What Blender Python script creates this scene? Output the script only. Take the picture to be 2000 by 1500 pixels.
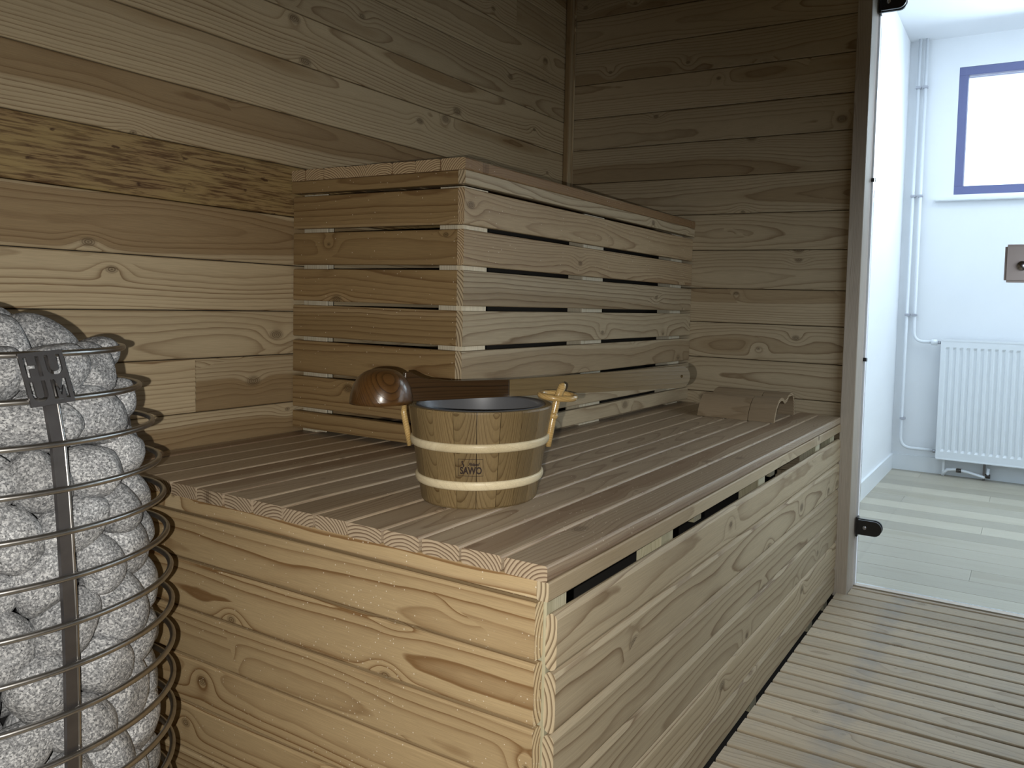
import bpy, bmesh, math, random
import numpy as np
from mathutils import Matrix, Vector

S = bpy.context.scene
COL = S.collection
for o in list(bpy.data.objects):
    bpy.data.objects.remove(o)
random.seed(7)
rng = np.random.default_rng(11)

# ------------------------------------------------------------------ camera
CAM = Vector((-0.74275754, -0.49730706, 0.84341099))
YAW, PITCH, ROLL = (math.radians(a) for a in (27.48069227, 2.98397319, 1.73549065))
F = Vector((math.cos(YAW) * math.cos(PITCH), math.sin(YAW) * math.cos(PITCH), -math.sin(PITCH)))
rt = F.cross(Vector((0, 0, 1))).normalized()
up = rt.cross(F)
RR = math.cos(ROLL) * rt + math.sin(ROLL) * up
UU = -math.sin(ROLL) * rt + math.cos(ROLL) * up
cd = bpy.data.cameras.new('camera')
cam = bpy.data.objects.new('camera', cd)
COL.objects.link(cam)
M = Matrix((RR, UU, -F)).transposed().to_4x4()
M.translation = CAM
cam.matrix_world = M
cd.sensor_width = 36
cd.lens = 36 * 1476.39 / 2000
cd.shift_x = -(1253.02 - 1000) / 2000
cd.shift_y = (673.97 - 750) / 2000
cd.clip_start = 0.02
S.camera = cam

# ------------------------------------------------------------------ exposure, world, lights
S.view_settings.view_transform = 'Standard'
S.view_settings.look = 'None'
S.view_settings.gamma = 1
S.view_settings.use_curve_mapping = False
S.view_settings.exposure = 0.0

w = bpy.data.worlds.new('overcast_sky')
S.world = w
w.use_nodes = True
w.node_tree.nodes['Background'].inputs[0].default_value = (0.86, 0.93, 1.0, 1)
w.node_tree.nodes['Background'].inputs[1].default_value = 3.0

def light(name, kind, loc, energy, color, size=0.1, size_y=None, aim=None, spot=None, blend=0.5):
    l = bpy.data.lights.new(name, kind)
    l.energy = energy
    l.color = color
    if kind == 'AREA':
        l.size = size
        if size_y:
            l.shape = 'RECTANGLE'
            l.size_y = size_y
    else:
        l.shadow_soft_size = size
    if kind == 'SPOT':
        l.spot_size = spot
        l.spot_blend = blend
    o = bpy.data.objects.new(name, l)
    COL.objects.link(o)
    o.location = loc
    if aim is not None:
        o.rotation_euler = (Vector(aim)).to_track_quat('-Z', 'Y').to_euler()
    return o

# the phone's own torch, a few centimetres to the left of and below its lens
flash_dir = (F * 1476 + RR * (420 - 1253) + UU * (674 - 1290)).normalized()
light('phone_torch', 'SPOT', CAM - RR * 0.036 - UU * 0.014, 50.0, (1.0, 0.955, 0.865), 0.003,
      aim=flash_dir, spot=math.radians(116), blend=1.0)
# daylight of the washroom: its windows, plus an added unseen ceiling fill
light('ceiling_fill', 'AREA', (2.55, -0.75, 2.25), 4, (0.84, 0.91, 1.0), 0.9, 0.9, aim=(0, 0, -1))
light('window_daylight', 'AREA', (3.44, -0.72, 1.80), 15, (0.80, 0.89, 1.0), 1.2, 0.6, aim=(-1, 0, -0.25))
light('side_window_daylight', 'AREA', (2.6, -2.1, 1.75), 19, (0.82, 0.90, 1.0), 1.2, 0.8, aim=(-0.2, 1, 0.12))

# the sauna's glazed side, to the right of the photographer
light('glass_front_daylight', 'AREA', (1.05, -0.80, 0.88), 5.8, (0.88, 0.94, 1.0), 0.85, 0.70, aim=(0.35, 1, -1.35))

# ------------------------------------------------------------------ material helpers
class NT:
    def __init__(self, name):
        self.m = bpy.data.materials.new(name)
        self.m.use_nodes = True
        self.t = self.m.node_tree
        self.b = self.t.nodes['Principled BSDF']
    def n(self, typ, **kw):
        x = self.t.nodes.new(typ)
        for k, v in kw.items():
            setattr(x, k, v)
        return x
    def l(self, a, b):
        self.t.links.new(a, b)
    def put(self, sock, v):
        if isinstance(v, bpy.types.NodeSocket):
            self.l(v, sock)
        else:
            sock.default_value = v
    def math(self, op, a, b=None, c=None, clamp=False):
        x = self.n('ShaderNodeMath', operation=op, use_clamp=clamp)
        self.put(x.inputs[0], a)
        if b is not None: self.put(x.inputs[1], b)
        if c is not None: self.put(x.inputs[2], c)
        return x.outputs[0]
    def mix(self, f, a, b, blend='MIX'):
        x = self.n('ShaderNodeMix', data_type='RGBA', blend_type=blend)
        self.put(x.inputs[0], f)
        self.put(x.inputs[6], a if isinstance(a, bpy.types.NodeSocket) else (*a, 1))
        self.put(x.inputs[7], b if isinstance(b, bpy.types.NodeSocket) else (*b, 1))
        return x.outputs[2]
    def comb(self, x, y, z):
        c = self.n('ShaderNodeCombineXYZ')
        for i, v in enumerate((x, y, z)):
            self.put(c.inputs[i], v)
        return c.outputs[0]
    def noise(self, vec, scale, detail=2, rough=0.5, dist=0):
        x = self.n('ShaderNodeTexNoise')
        self.l(vec, x.inputs['Vector'])
        x.inputs['Scale'].default_value = scale
        x.inputs['Detail'].default_value = detail
        x.inputs['Roughness'].default_value = rough
        x.inputs['Distortion'].default_value = dist
        return x.outputs['Fac']
    def ramp(self, f, a, b, lo=0.0, hi=1.0):
        x = self.n('ShaderNodeMapRange', clamp=True)
        self.put(x.inputs[0], f)
        x.inputs[1].default_value = a
        x.inputs[2].default_value = b
        x.inputs[3].default_value = lo
        x.inputs[4].default_value = hi
        return x.outputs[0]
    def bump(self, h, strength, dist=0.001):
        x = self.n('ShaderNodeBump')
        x.inputs['Strength'].default_value = strength
        x.inputs['Distance'].default_value = dist
        self.l(h, x.inputs['Height'])
        self.l(x.outputs[0], self.b.inputs['Normal'])

def simple(name, col, rough=0.5, metal=0.0, spec=0.5, noise=0.0, nscale=20):
    k = NT(name)
    k.b.inputs['Roughness'].default_value = rough
    k.b.inputs['Metallic'].default_value = metal
    k.b.inputs['Specular IOR Level'].default_value = spec
    tc = k.n('ShaderNodeTexCoord').outputs['Object']
    n = k.noise(tc, nscale, 4)
    c = k.mix(k.ramp(n, 0.3, 0.7), tuple(v * (1 - noise) for v in col), tuple(min(1, v * (1 + noise)) for v in col))
    k.l(c, k.b.inputs['Base Color'])
    return k.m

def wood(name, heart, sap, late, ring=0.0055, pith=0.055, knots=1.0, rough=0.55, spec=0.3, flecks=0.0,
         stain=0.0, drift=1.0, sharp=4.5, sapw=0.062, latestr=0.75, tonevar=0.22, coat=0.0, fiber=1.0, spots=0.0, endgrain=1.0):
    """solid wood: growth rings round a pith line lying below the board, grain along local X"""
    k = NT(name)
    tc = k.n('ShaderNodeTexCoord').outputs['Object']
    sep = k.n('ShaderNodeSeparateXYZ'); k.l(tc, sep.inputs[0])
    rnd = k.n('ShaderNodeObjectInfo').outputs['Random']
    r2 = k.math('FRACT', k.math('MULTIPLY', rnd, 17.31))
    r3 = k.math('FRACT', k.math('MULTIPLY', rnd, 71.77))
    r4 = k.math('FRACT', k.math('MULTIPLY', rnd, 133.7))
    X = k.math('ADD', sep.outputs[0], k.math('MULTIPLY', rnd, 50.0))
    Y, Z = sep.outputs[1], sep.outputs[2]
    # knots
    kv = k.comb(k.math('MULTIPLY', X, 3.3), k.math('MULTIPLY_ADD', Y, 11.0, k.math('MULTIPLY', r2, 9.0)), k.math('MULTIPLY', Z, 2.0))
    vo = k.n('ShaderNodeTexVoronoi'); k.l(kv, vo.inputs['Vector'])
    vo.inputs['Scale'].default_value = 1.0
    vd = k.n('ShaderNodeVectorMath', operation='SUBTRACT')
    k.l(kv, vd.inputs[0]); k.l(vo.outputs['Position'], vd.inputs[1])
    sc = k.n('ShaderNodeVectorMath', operation='MULTIPLY'); k.l(vd.outputs[0], sc.inputs[0]); sc.inputs[1].default_value = (1.0, 0.45, 0.0)
    ln = k.n('ShaderNodeVectorMath', operation='LENGTH'); k.l(sc.outputs[0], ln.inputs[0])
    kd = ln.outputs['Value']
    kn = k.n('ShaderNodeSeparateXYZ'); k.l(vo.outputs['Color'], kn.inputs[0])
    has = k.math('GREATER_THAN', kn.outputs[0], 0.55)
    ksz = k.math('MULTIPLY_ADD', kn.outputs[1], 0.035, 0.012)
    gauss = k.math('MULTIPLY', k.math('POWER', 2.718, k.math('MULTIPLY', k.math('MULTIPLY', kd, kd), -90.0)), has)
    # pith drift along the board
    xv = k.comb(k.math('MULTIPLY', X, 1.1), k.math('MULTIPLY', rnd, 31.0), 0.0)
    d1 = k.math('MULTIPLY_ADD', k.noise(xv, 1.0, 2), 0.075 * drift, -0.0375 * drift)
    xv2 = k.comb(k.math('MULTIPLY', X, 0.9), k.math('MULTIPLY', rnd, 57.0), 5.0)
    d2 = k.math('MULTIPLY_ADD', k.noise(xv2, 1.3, 1), 0.05 * drift, -0.025 * drift)
    wv = k.comb(k.math('MULTIPLY', X, 5.0), k.math('MULTIPLY', Y, 16.0), k.math('MULTIPLY', Z, 16.0))
    wob = k.math('MULTIPLY_ADD', k.noise(wv, 1.0, 3), 0.009 * min(1, drift + .1), -0.0045 * min(1, drift + .1))
    py = k.math('MULTIPLY_ADD', r3, 0.11, -0.055)
    pz = k.math('MULTIPLY_ADD', r2, -0.035, -pith + 0.02)
    dy = k.math('ADD', k.math('SUBTRACT', Y, py), d2)
    dz = k.math('ADD', k.math('SUBTRACT', Z, pz), d1)
    r = k.math('SQRT', k.math('ADD', k.math('MULTIPLY', dy, dy), k.math('MULTIPLY', dz, dz)))
    r = k.math('ADD', k.math('ADD', r, wob), k.math('MULTIPLY', gauss, 0.010 * knots))
    rw = k.math('ADD', r, k.math('MULTIPLY', k.noise(k.comb(k.math('MULTIPLY', r, 60.0), rnd, 0.0), 1.0, 2), 0.006))
    fr = k.math('FRACT', k.math('DIVIDE', rw, ring))
    rid = k.math('FLOOR', k.math('DIVIDE', rw, ring))
    wn = k.n('ShaderNodeTexWhiteNoise', noise_dimensions='2D'); k.l(k.comb(rid, rnd, 0.0), wn.inputs['Vector'])
    lw = k.math('POWER', fr, sharp)
    edge = k.ramp(fr, 0.93, 1.0, 1.0, 0.0)
    lw = k.math('MULTIPLY', k.math('MULTIPLY', lw, edge), k.math('MULTIPLY_ADD', wn.outputs['Value'], 0.8, 0.5))
    lw = k.math('MULTIPLY', lw, latestr * 1.35, clamp=True)
    # base tone: heartwood / sapwood
    sm = k.ramp(k.math('ADD', r, k.math('MULTIPLY', r4, 0.035)), sapw, sapw + 0.006)
    base = k.mix(sm, heart, sap)
    tone = k.noise(k.comb(k.math('MULTIPLY', X, 2.0), k.math('MULTIPLY', Y, 14.0), k.math('MULTIPLY', rnd, 9.0)), 1.0, 3)
    base = k.mix(k.ramp(tone, 0.3, 0.75, 0.0, 0.28), base, tuple(a * 0.5 + b * 0.5 for a, b in zip(heart, late)))
    col = k.mix(lw, base, late)
    fib = k.noise(k.comb(k.math('MULTIPLY', X, 22.0), k.math('MULTIPLY', Y, 900.0), k.math('MULTIPLY', Z, 900.0)), 1.0, 2)
    fv = k.ramp(fib, 0.25, 0.75, 1 - 0.13 * fiber, 1 + 0.10 * fiber)
    br = k.math('MULTIPLY', fv, k.math('MULTIPLY_ADD', r3, 2 * tonevar, 1 - tonevar))
    brc = k.n('ShaderNodeCombineColor')
    for i in range(3): k.l(br, brc.inputs[i])
    col = k.mix(1.0, col, brc.outputs[0], 'MULTIPLY')
    # sawn end grain: pale with strong arcs
    nrm = k.n('ShaderNodeSeparateXYZ'); k.l(k.n('ShaderNodeTexCoord').outputs['Normal'], nrm.inputs[0])
    em = k.math('GREATER_THAN', k.math('ABSOLUTE', nrm.outputs[0]), 0.8)
    arc = k.ramp(fr, 0.45, 0.80)
    arc = k.math('MULTIPLY', arc, k.ramp(fr, 0.93, 1.0, 1.0, 0.0))
    egc = k.mix(k.math('MULTIPLY', arc, 0.85), tuple(min(1, 1.18 * c) for c in sap), tuple(0.75 * c for c in late))
    col = k.mix(k.math('MULTIPLY', em, endgrain), col, egc)
    # knot core
    km = k.math('MULTIPLY', k.ramp(k.math('DIVIDE', kd, ksz), 0.8, 1.6, 1.0, 0.0), has)
    kr = k.math('MULTIPLY_ADD', k.math('SINE', k.math('MULTIPLY', kd, 420.0)), 0.25, 0.6)
    col = k.mix(k.math('MULTIPLY', km, k.math('MULTIPLY', kr, 0.95 * min(1, knots))), col, tuple(c * 0.42 for c in late))
    if stain > 0:   # blotchy resin-burnt board
        sv = k.comb(k.math('MULTIPLY', X, 13.0), k.math('MULTIPLY', Y, 190.0), 0.0)
        n1 = k.noise(sv, 1.0, 4, 0.65, 0.3)
        big = k.noise(k.comb(k.math('MULTIPLY', X, 9.0), k.math('MULTIPLY', Y, 24.0), 2.0), 1.0, 2)
        yl = k.mix(k.ramp(big, 0.3, 0.7), (0.35, 0.255, 0.105), (0.27, 0.175, 0.08))
        col = k.mix(stain * 0.85, col, yl)
        mk = k.math('MULTIPLY', k.ramp(n1, 0.46, 0.58), k.ramp(big, 0.30, 0.55, 0.35, 1.0))
        col = k.mix(k.math('MULTIPLY', mk, 0.8), col, (0.075, 0.032, 0.012))
        blot = k.noise(k.comb(k.math('MULTIPLY', X, 30.0), k.math('MULTIPLY', Y, 45.0), 7.0), 1.0, 3)
        col = k.mix(k.ramp(blot, 0.66, 0.72, 0.0, 0.85), col, (0.05, 0.02, 0.01))
    if flecks > 0:  # salt-like crumbs
        fvn = k.n('ShaderNodeTexVoronoi'); k.l(tc, fvn.inputs['Vector']); fvn.inputs['Scale'].default_value = 210
        fc = k.n('ShaderNodeSeparateXYZ'); k.l(fvn.outputs['Color'], fc.inputs[0])
        area = k.ramp(k.noise(tc, 7.0, 2), 0.42, 0.62)
        pick = k.math('GREATER_THAN', k.math('ADD', fc.outputs[0], k.math('MULTIPLY', area, 0.10 * flecks)), 0.975)
        dot = k.math('MULTIPLY', pick, k.ramp(fvn.outputs['Distance'], 0.16, 0.24, 1.0, 0.0))
        col = k.mix(k.math('MULTIPLY', dot, 0.8), col, (0.85, 0.78, 0.66))
    if spots > 0:  # trodden grey patches and dirt
        g = k.noise(tc, 9.0, 4, 0.6)
        col = k.mix(k.ramp(g, 0.52, 0.68, 0.0, 0.55 * spots), col, (0.36, 0.35, 0.34))
        g2 = k.noise(tc, 60.0, 3, 0.6)
        col = k.mix(k.ramp(g2, 0.68, 0.75, 0.0, 0.5 * spots), col, (0.10, 0.08, 0.065))
    k.l(col, k.b.inputs['Base Color'])
    k.b.inputs['Roughness'].default_value = rough
    k.b.inputs['Specular IOR Level'].default_value = spec
    k.b.inputs['Coat Weight'].default_value = coat
    k.b.inputs['Coat Roughness'].default_value = 0.12
    h = k.math('ADD', k.math('MULTIPLY', fib, 0.35), k.math('MULTIPLY', lw, 0.5))
    k.bump(h, 0.25, 0.0008)
    return k.m

HEART = (0.335, 0.215, 0.115); SAP = (0.50, 0.385, 0.245); LATE = (0.165, 0.082, 0.036)
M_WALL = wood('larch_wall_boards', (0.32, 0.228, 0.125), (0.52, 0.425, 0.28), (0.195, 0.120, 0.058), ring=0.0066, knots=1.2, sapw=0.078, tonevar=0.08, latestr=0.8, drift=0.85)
M_WALLB = wood('brightened_far_wall_boards', (0.39, 0.305, 0.195), (0.53, 0.45, 0.32), (0.22, 0.15, 0.085), ring=0.0062, knots=1.3, sapw=0.078, tonevar=0.07, latestr=0.7, drift=0.8)  # wall boards lightened and cooled: extra brightness put into the colour
M_BATTEN = wood('fresh_batten', (0.72, 0.66, 0.52), (0.80, 0.74, 0.60), (0.50, 0.42, 0.28), ring=0.004, knots=0.0)
M_STAIN = wood('resin_marked_board', (0.29, 0.185, 0.10), (0.46, 0.35, 0.20), (0.15, 0.08, 0.04), stain=1.0)
M_BENCH = wood('larch_bench_boards', HEART, SAP, LATE, ring=0.0048, knots=1.0, flecks=0.5, tonevar=0.12, latestr=0.72)
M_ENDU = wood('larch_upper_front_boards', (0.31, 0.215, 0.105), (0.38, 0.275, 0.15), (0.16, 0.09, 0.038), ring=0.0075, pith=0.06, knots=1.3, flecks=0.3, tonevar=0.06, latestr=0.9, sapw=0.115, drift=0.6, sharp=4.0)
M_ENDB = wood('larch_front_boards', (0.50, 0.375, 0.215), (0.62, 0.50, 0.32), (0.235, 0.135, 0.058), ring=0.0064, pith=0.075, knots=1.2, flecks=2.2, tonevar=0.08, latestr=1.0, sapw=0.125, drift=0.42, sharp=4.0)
M_LONG = wood('larch_side_boards', (0.36, 0.28, 0.18), (0.47, 0.39, 0.27), (0.19, 0.125, 0.068), ring=0.0068, pith=0.07, knots=1.2, flecks=0.0, tonevar=0.10, latestr=0.8, sapw=0.085, drift=0.7)
M_TOP = wood('bench_top_boards', (0.285, 0.205, 0.140), (0.42, 0.335, 0.24), (0.155, 0.088, 0.050), ring=0.0050, knots=0.7, flecks=1.3, tonevar=0.10, latestr=0.55, rough=0.42, spec=0.4)
M_FLOORSLAT = wood('worn_floor_slats', (0.53, 0.45, 0.33), (0.60, 0.52, 0.40), (0.24, 0.165, 0.105), ring=0.006, knots=0.5, spots=1.0, tonevar=0.08, latestr=0.4)
M_POST = wood('pale_treated_timber', (0.48, 0.45, 0.32), (0.58, 0.55, 0.42), (0.36, 0.34, 0.22), ring=0.004, knots=0.4)
M_FRAME = wood('door_frame_wood', (0.52, 0.47, 0.41), (0.58, 0.53, 0.47), (0.22, 0.14, 0.08), ring=0.004, knots=0.5, tonevar=0.06, latestr=0.4)
M_STAVE = wood('pail_staves', (0.20, 0.143, 0.069), (0.25, 0.188, 0.097), (0.085, 0.050, 0.019), ring=0.0030, pith=0.045, drift=0.06, knots=0.0, tonevar=0.20, rough=0.4, spec=0.4, latestr=0.85, sapw=0.11)
M_HOOP = wood('pale_hoop_wood', (0.62, 0.53, 0.35), (0.72, 0.63, 0.44), (0.52, 0.42, 0.26), ring=0.01, knots=0.0, rough=0.4, tonevar=0.05, latestr=0.3, endgrain=0.0)
M_DARKW = wood('dark_lacquered_wood', (0.060, 0.027, 0.008), (0.085, 0.040, 0.012), (0.016, 0.007, 0.002), ring=0.0032, pith=0.05, knots=0.0, drift=0.2, rough=0.3, spec=0.4, coat=0.35, tonevar=0.05, endgrain=0.0)
M_NECK = wood('dark_stained_neck', (0.034, 0.016, 0.006), (0.046, 0.024, 0.009), (0.012, 0.006, 0.002), ring=0.0032, pith=0.05, knots=0.0, drift=0.2, rough=0.3, spec=0.4, coat=0.3, tonevar=0.05, endgrain=0.0)
M_LIGHTW = wood('pale_lacquered_wood', (0.150, 0.105, 0.048), (0.18, 0.13, 0.062), (0.085, 0.052, 0.02), ring=0.004, pith=0.08, knots=0.0, rough=0.35, spec=0.5, coat=0.3, tonevar=0.05, latestr=0.5, endgrain=0.0)
M_RATTAN = wood('honey_rattan', (0.48, 0.31, 0.11), (0.52, 0.36, 0.15), (0.26, 0.14, 0.04), ring=0.003, knots=0.0, rough=0.25, coat=0.5, tonevar=0.04, endgrain=0.0)
M_REST = wood('headrest_wood', (0.30, 0.23, 0.15), (0.36, 0.28, 0.19), (0.20, 0.14, 0.08), ring=0.006, knots=0.2, tonevar=0.14, latestr=0.4)
M_LAM = wood('pale_laminate_boards', (0.345, 0.31, 0.235), (0.40, 0.365, 0.29), (0.26, 0.22, 0.16), ring=0.008, knots=0.1, tonevar=0.2, latestr=0.25, rough=0.32, spec=0.5, fiber=0.5)
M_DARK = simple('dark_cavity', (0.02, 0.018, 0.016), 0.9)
M_PLASTER = simple('white_plaster', (0.84, 0.86, 0.90), 0.8, noise=0.015, nscale=6)
M_WHITE = simple('white_enamel', (0.80, 0.83, 0.87), 0.3, noise=0.01)
M_PIPE = simple('white_painted_pipe', (0.80, 0.83, 0.88), 0.3)
M_CHROME = simple('chrome', (0.42, 0.42, 0.44), 0.25, metal=1.0)
M_BLACK = simple('black_metal', (0.012, 0.012, 0.013), 0.32, spec=0.5)
M_BLUEFR = simple('blue_grey_window_frame', (0.13, 0.145, 0.30), 0.45)
M_STEEL = simple('brushed_dark_steel', (0.42, 0.41, 0.40), 0.33, metal=1.0, noise=0.15, nscale=60)
M_BAR = simple('dull_steel_bar', (0.16, 0.15, 0.15), 0.42, metal=0.9, noise=0.1, nscale=60)
M_LINER = simple('grey_pail_liner', (0.15, 0.155, 0.17), 0.35, metal=0.3)
M_LOCK = simple('taupe_lock_case', (0.50, 0.44, 0.43), 0.4)
M_INK = simple('burnt_brand_ink', (0.02, 0.008, 0.004), 0.7)
M_BRANDBG = simple('brand_plate_ground', (0.33, 0.235, 0.12), 0.5)

def granite():
    k = NT('speckled_granite')
    tc = k.n('ShaderNodeTexCoord').outputs['Object']
    rnd = k.n('ShaderNodeObjectInfo').outputs['Random']
    off = k.n('ShaderNodeVectorMath', operation='ADD'); k.l(tc, off.inputs[0]); k.l(k.comb(k.math('MULTIPLY', rnd, 13.0), rnd, rnd), off.inputs[1])
    v = off.outputs[0]
    n1 = k.noise(v, 15, 3, 0.7)
    n2 = k.noise(v, 24, 2, 0.6)
    n3 = k.noise(v, 1.3, 3)
    vo = k.n('ShaderNodeTexVoronoi'); k.l(v, vo.inputs['Vector']); vo.inputs['Scale'].default_value = 21
    vc = k.n('ShaderNodeSeparateXYZ'); k.l(vo.outputs['Color'], vc.inputs[0])
    c = k.mix(k.ramp(n1, 0.36, 0.64), (0.12, 0.125, 0.135), (0.43, 0.44, 0.46))
    c = k.mix(k.ramp(vc.outputs[0], 0.70, 0.78, 0.0, 0.75), c, (0.62, 0.63, 0.65))
    c = k.mix(k.ramp(n2, 0.58, 0.66, 0.0, 0.8), c, (0.04, 0.04, 0.045))
    br = k.math('MULTIPLY', k.ramp(n3, 0.3, 0.7, 0.78, 1.12), k.math('MULTIPLY_ADD', rnd, 0.35, 0.82))
    cc = k.n('ShaderNodeCombineColor')
    for i in range(3): k.l(br, cc.inputs[i])
    c = k.mix(1.0, c, cc.outputs[0], 'MULTIPLY')
    k.l(c, k.b.inputs['Base Color'])
    k.b.inputs['Roughness'].default_value = 0.75
    k.b.inputs['Specular IOR Level'].default_value = 0.25
    k.bump(n1, 0.35, 0.0015)
    return k.m
M_STONE = granite()

def glass_mat(name, tint=(0.93, 0.97, 0.96), gl=0.05):
    k = NT(name)
    out = k.t.nodes['Material Output']
    tr = k.n('ShaderNodeBsdfTransparent'); tr.inputs[0].default_value = (*tint, 1)
    gs = k.n('ShaderNodeBsdfGlossy'); gs.inputs['Roughness'].default_value = 0.0
    fr = k.n('ShaderNodeFresnel'); fr.inputs[0].default_value = 1.45
    mx = k.n('ShaderNodeMixShader')
    k.l(k.math('MULTIPLY', fr.outputs[0], 0.8), mx.inputs[0]); k.l(tr.outputs[0], mx.inputs[1]); k.l(gs.outputs[0], mx.inputs[2])
    k.l(mx.outputs[0], out.inputs[0])
    k.t.nodes.remove(k.b)
    return k.m
M_GLASS = glass_mat('clear_door_glass')
M_WGLASS = glass_mat('window_glass', (0.97, 0.98, 1.0))

def emit(name, col, st):
    k = NT(name)
    k.b.inputs['Base Color'].default_value = (*col, 1)
    k.b.inputs['Emission Color'].default_value = (*col, 1)
    k.b.inputs['Emission Strength'].default_value = st
    return k.m
M_PANEL = emit('added_fill_glow', (0.9, 0.95, 1.0), 4.0)  # glow for the added ceiling fill panel

# ------------------------------------------------------------------ object helpers
def empty(name, loc, label=None, cat=None, group=None, kind=None):
    o = bpy.data.objects.new(name, None)
    o.empty_display_size = 0.05
    COL.objects.link(o)
    o.location = loc
    tag(o, label, cat, group, kind)
    return o

def tag(o, label=None, cat=None, group=None, kind=None):
    if label: o['label'] = label
    if cat: o['category'] = cat
    if group: o['group'] = group
    if kind: o['kind'] = kind
    return o

def wpos(o):
    p = Vector(o.location)
    while o.parent:
        o = o.parent
        p += Vector(o.location)
    return p

def link(name, me, mat, parent=None, loc=(0, 0, 0), rot=None):
    o = bpy.data.objects.new(name, me)
    if mat is not None and (len(me.materials) == 0):
        me.materials.append(mat)
    COL.objects.link(o)
    L = Vector(loc)
    if parent is not None:
        o.parent = parent
        L = L - wpos(parent)
    if rot is not None:
        mm = rot.to_4x4(); mm.translation = L
        o.matrix_local = mm
    else:
        o.location = L
    return o

def rotcols(a, b, c):
    return Matrix((a, b, c)).transposed()
R_ID = Matrix.Identity(3)
R_WA = rotcols((1, 0, 0), (0, 0, 1), (0, -1, 0))      # long X, width Z, face towards -Y
R_WB = rotcols((0, -1, 0), (0, 0, 1), (-1, 0, 0))     # long Y, width Z, face towards -X
R_FL = rotcols((0, 1, 0), (-1, 0, 0), (0, 0, 1))      # long Y, width X, face up
R_UP = rotcols((0, 0, 1), (0, -1, 0), (1, 0, 0))      # long Z

_bc = {}
def board_mesh(L, W, T, bev, mat):
    key = (round(L, 4), round(W, 4), round(T, 4), round(bev, 4), mat.name)
    if key in _bc: return _bc[key]
    y, z, b = W / 2, T / 2, bev
    c = 0.35 * b
    prof = [(-y + b, -z), (y - b, -z), (y - c, -z + c), (y, -z + b), (y, z - b), (y - c, z - c), (y - b, z), (-y + b, z), (-y + c, z - c), (-y, z - b), (-y, -z + b), (-y + c, -z + c)]
    vs = [(-L / 2, p, q) for p, q in prof] + [(L / 2, p, q) for p, q in prof]
    n = len(prof)
    fs = [tuple(range(n - 1, -1, -1)), tuple(range(n, 2 * n))]
    fs += [(i, (i + 1) % n, n + (i + 1) % n, n + i) for i in range(n)]
    me = bpy.data.meshes.new('board')
    me.from_pydata(vs, [], fs)
    me.materials.append(mat)
    # fix orientation
    bm = bmesh.new(); bm.from_mesh(me); bmesh.ops.recalc_face_normals(bm, faces=bm.faces)
    bm.to_mesh(me); bm.free()
    _bc[key] = me
    return me

def board(name, lo, hi, rot, mat, parent=None, bev=0.003):
    """board filling the world box lo..hi, its grain axis given by rot"""
    lo, hi = Vector(lo), Vector(hi)
    d = hi - lo
    ax = [max(range(3), key=lambda i: abs(rot.col[j][i])) for j in range(3)]
    me = board_mesh(d[ax[0]], d[ax[1]], d[ax[2]], bev, mat)
    return link(name, me, mat, parent, (lo + hi) / 2, rot)

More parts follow.
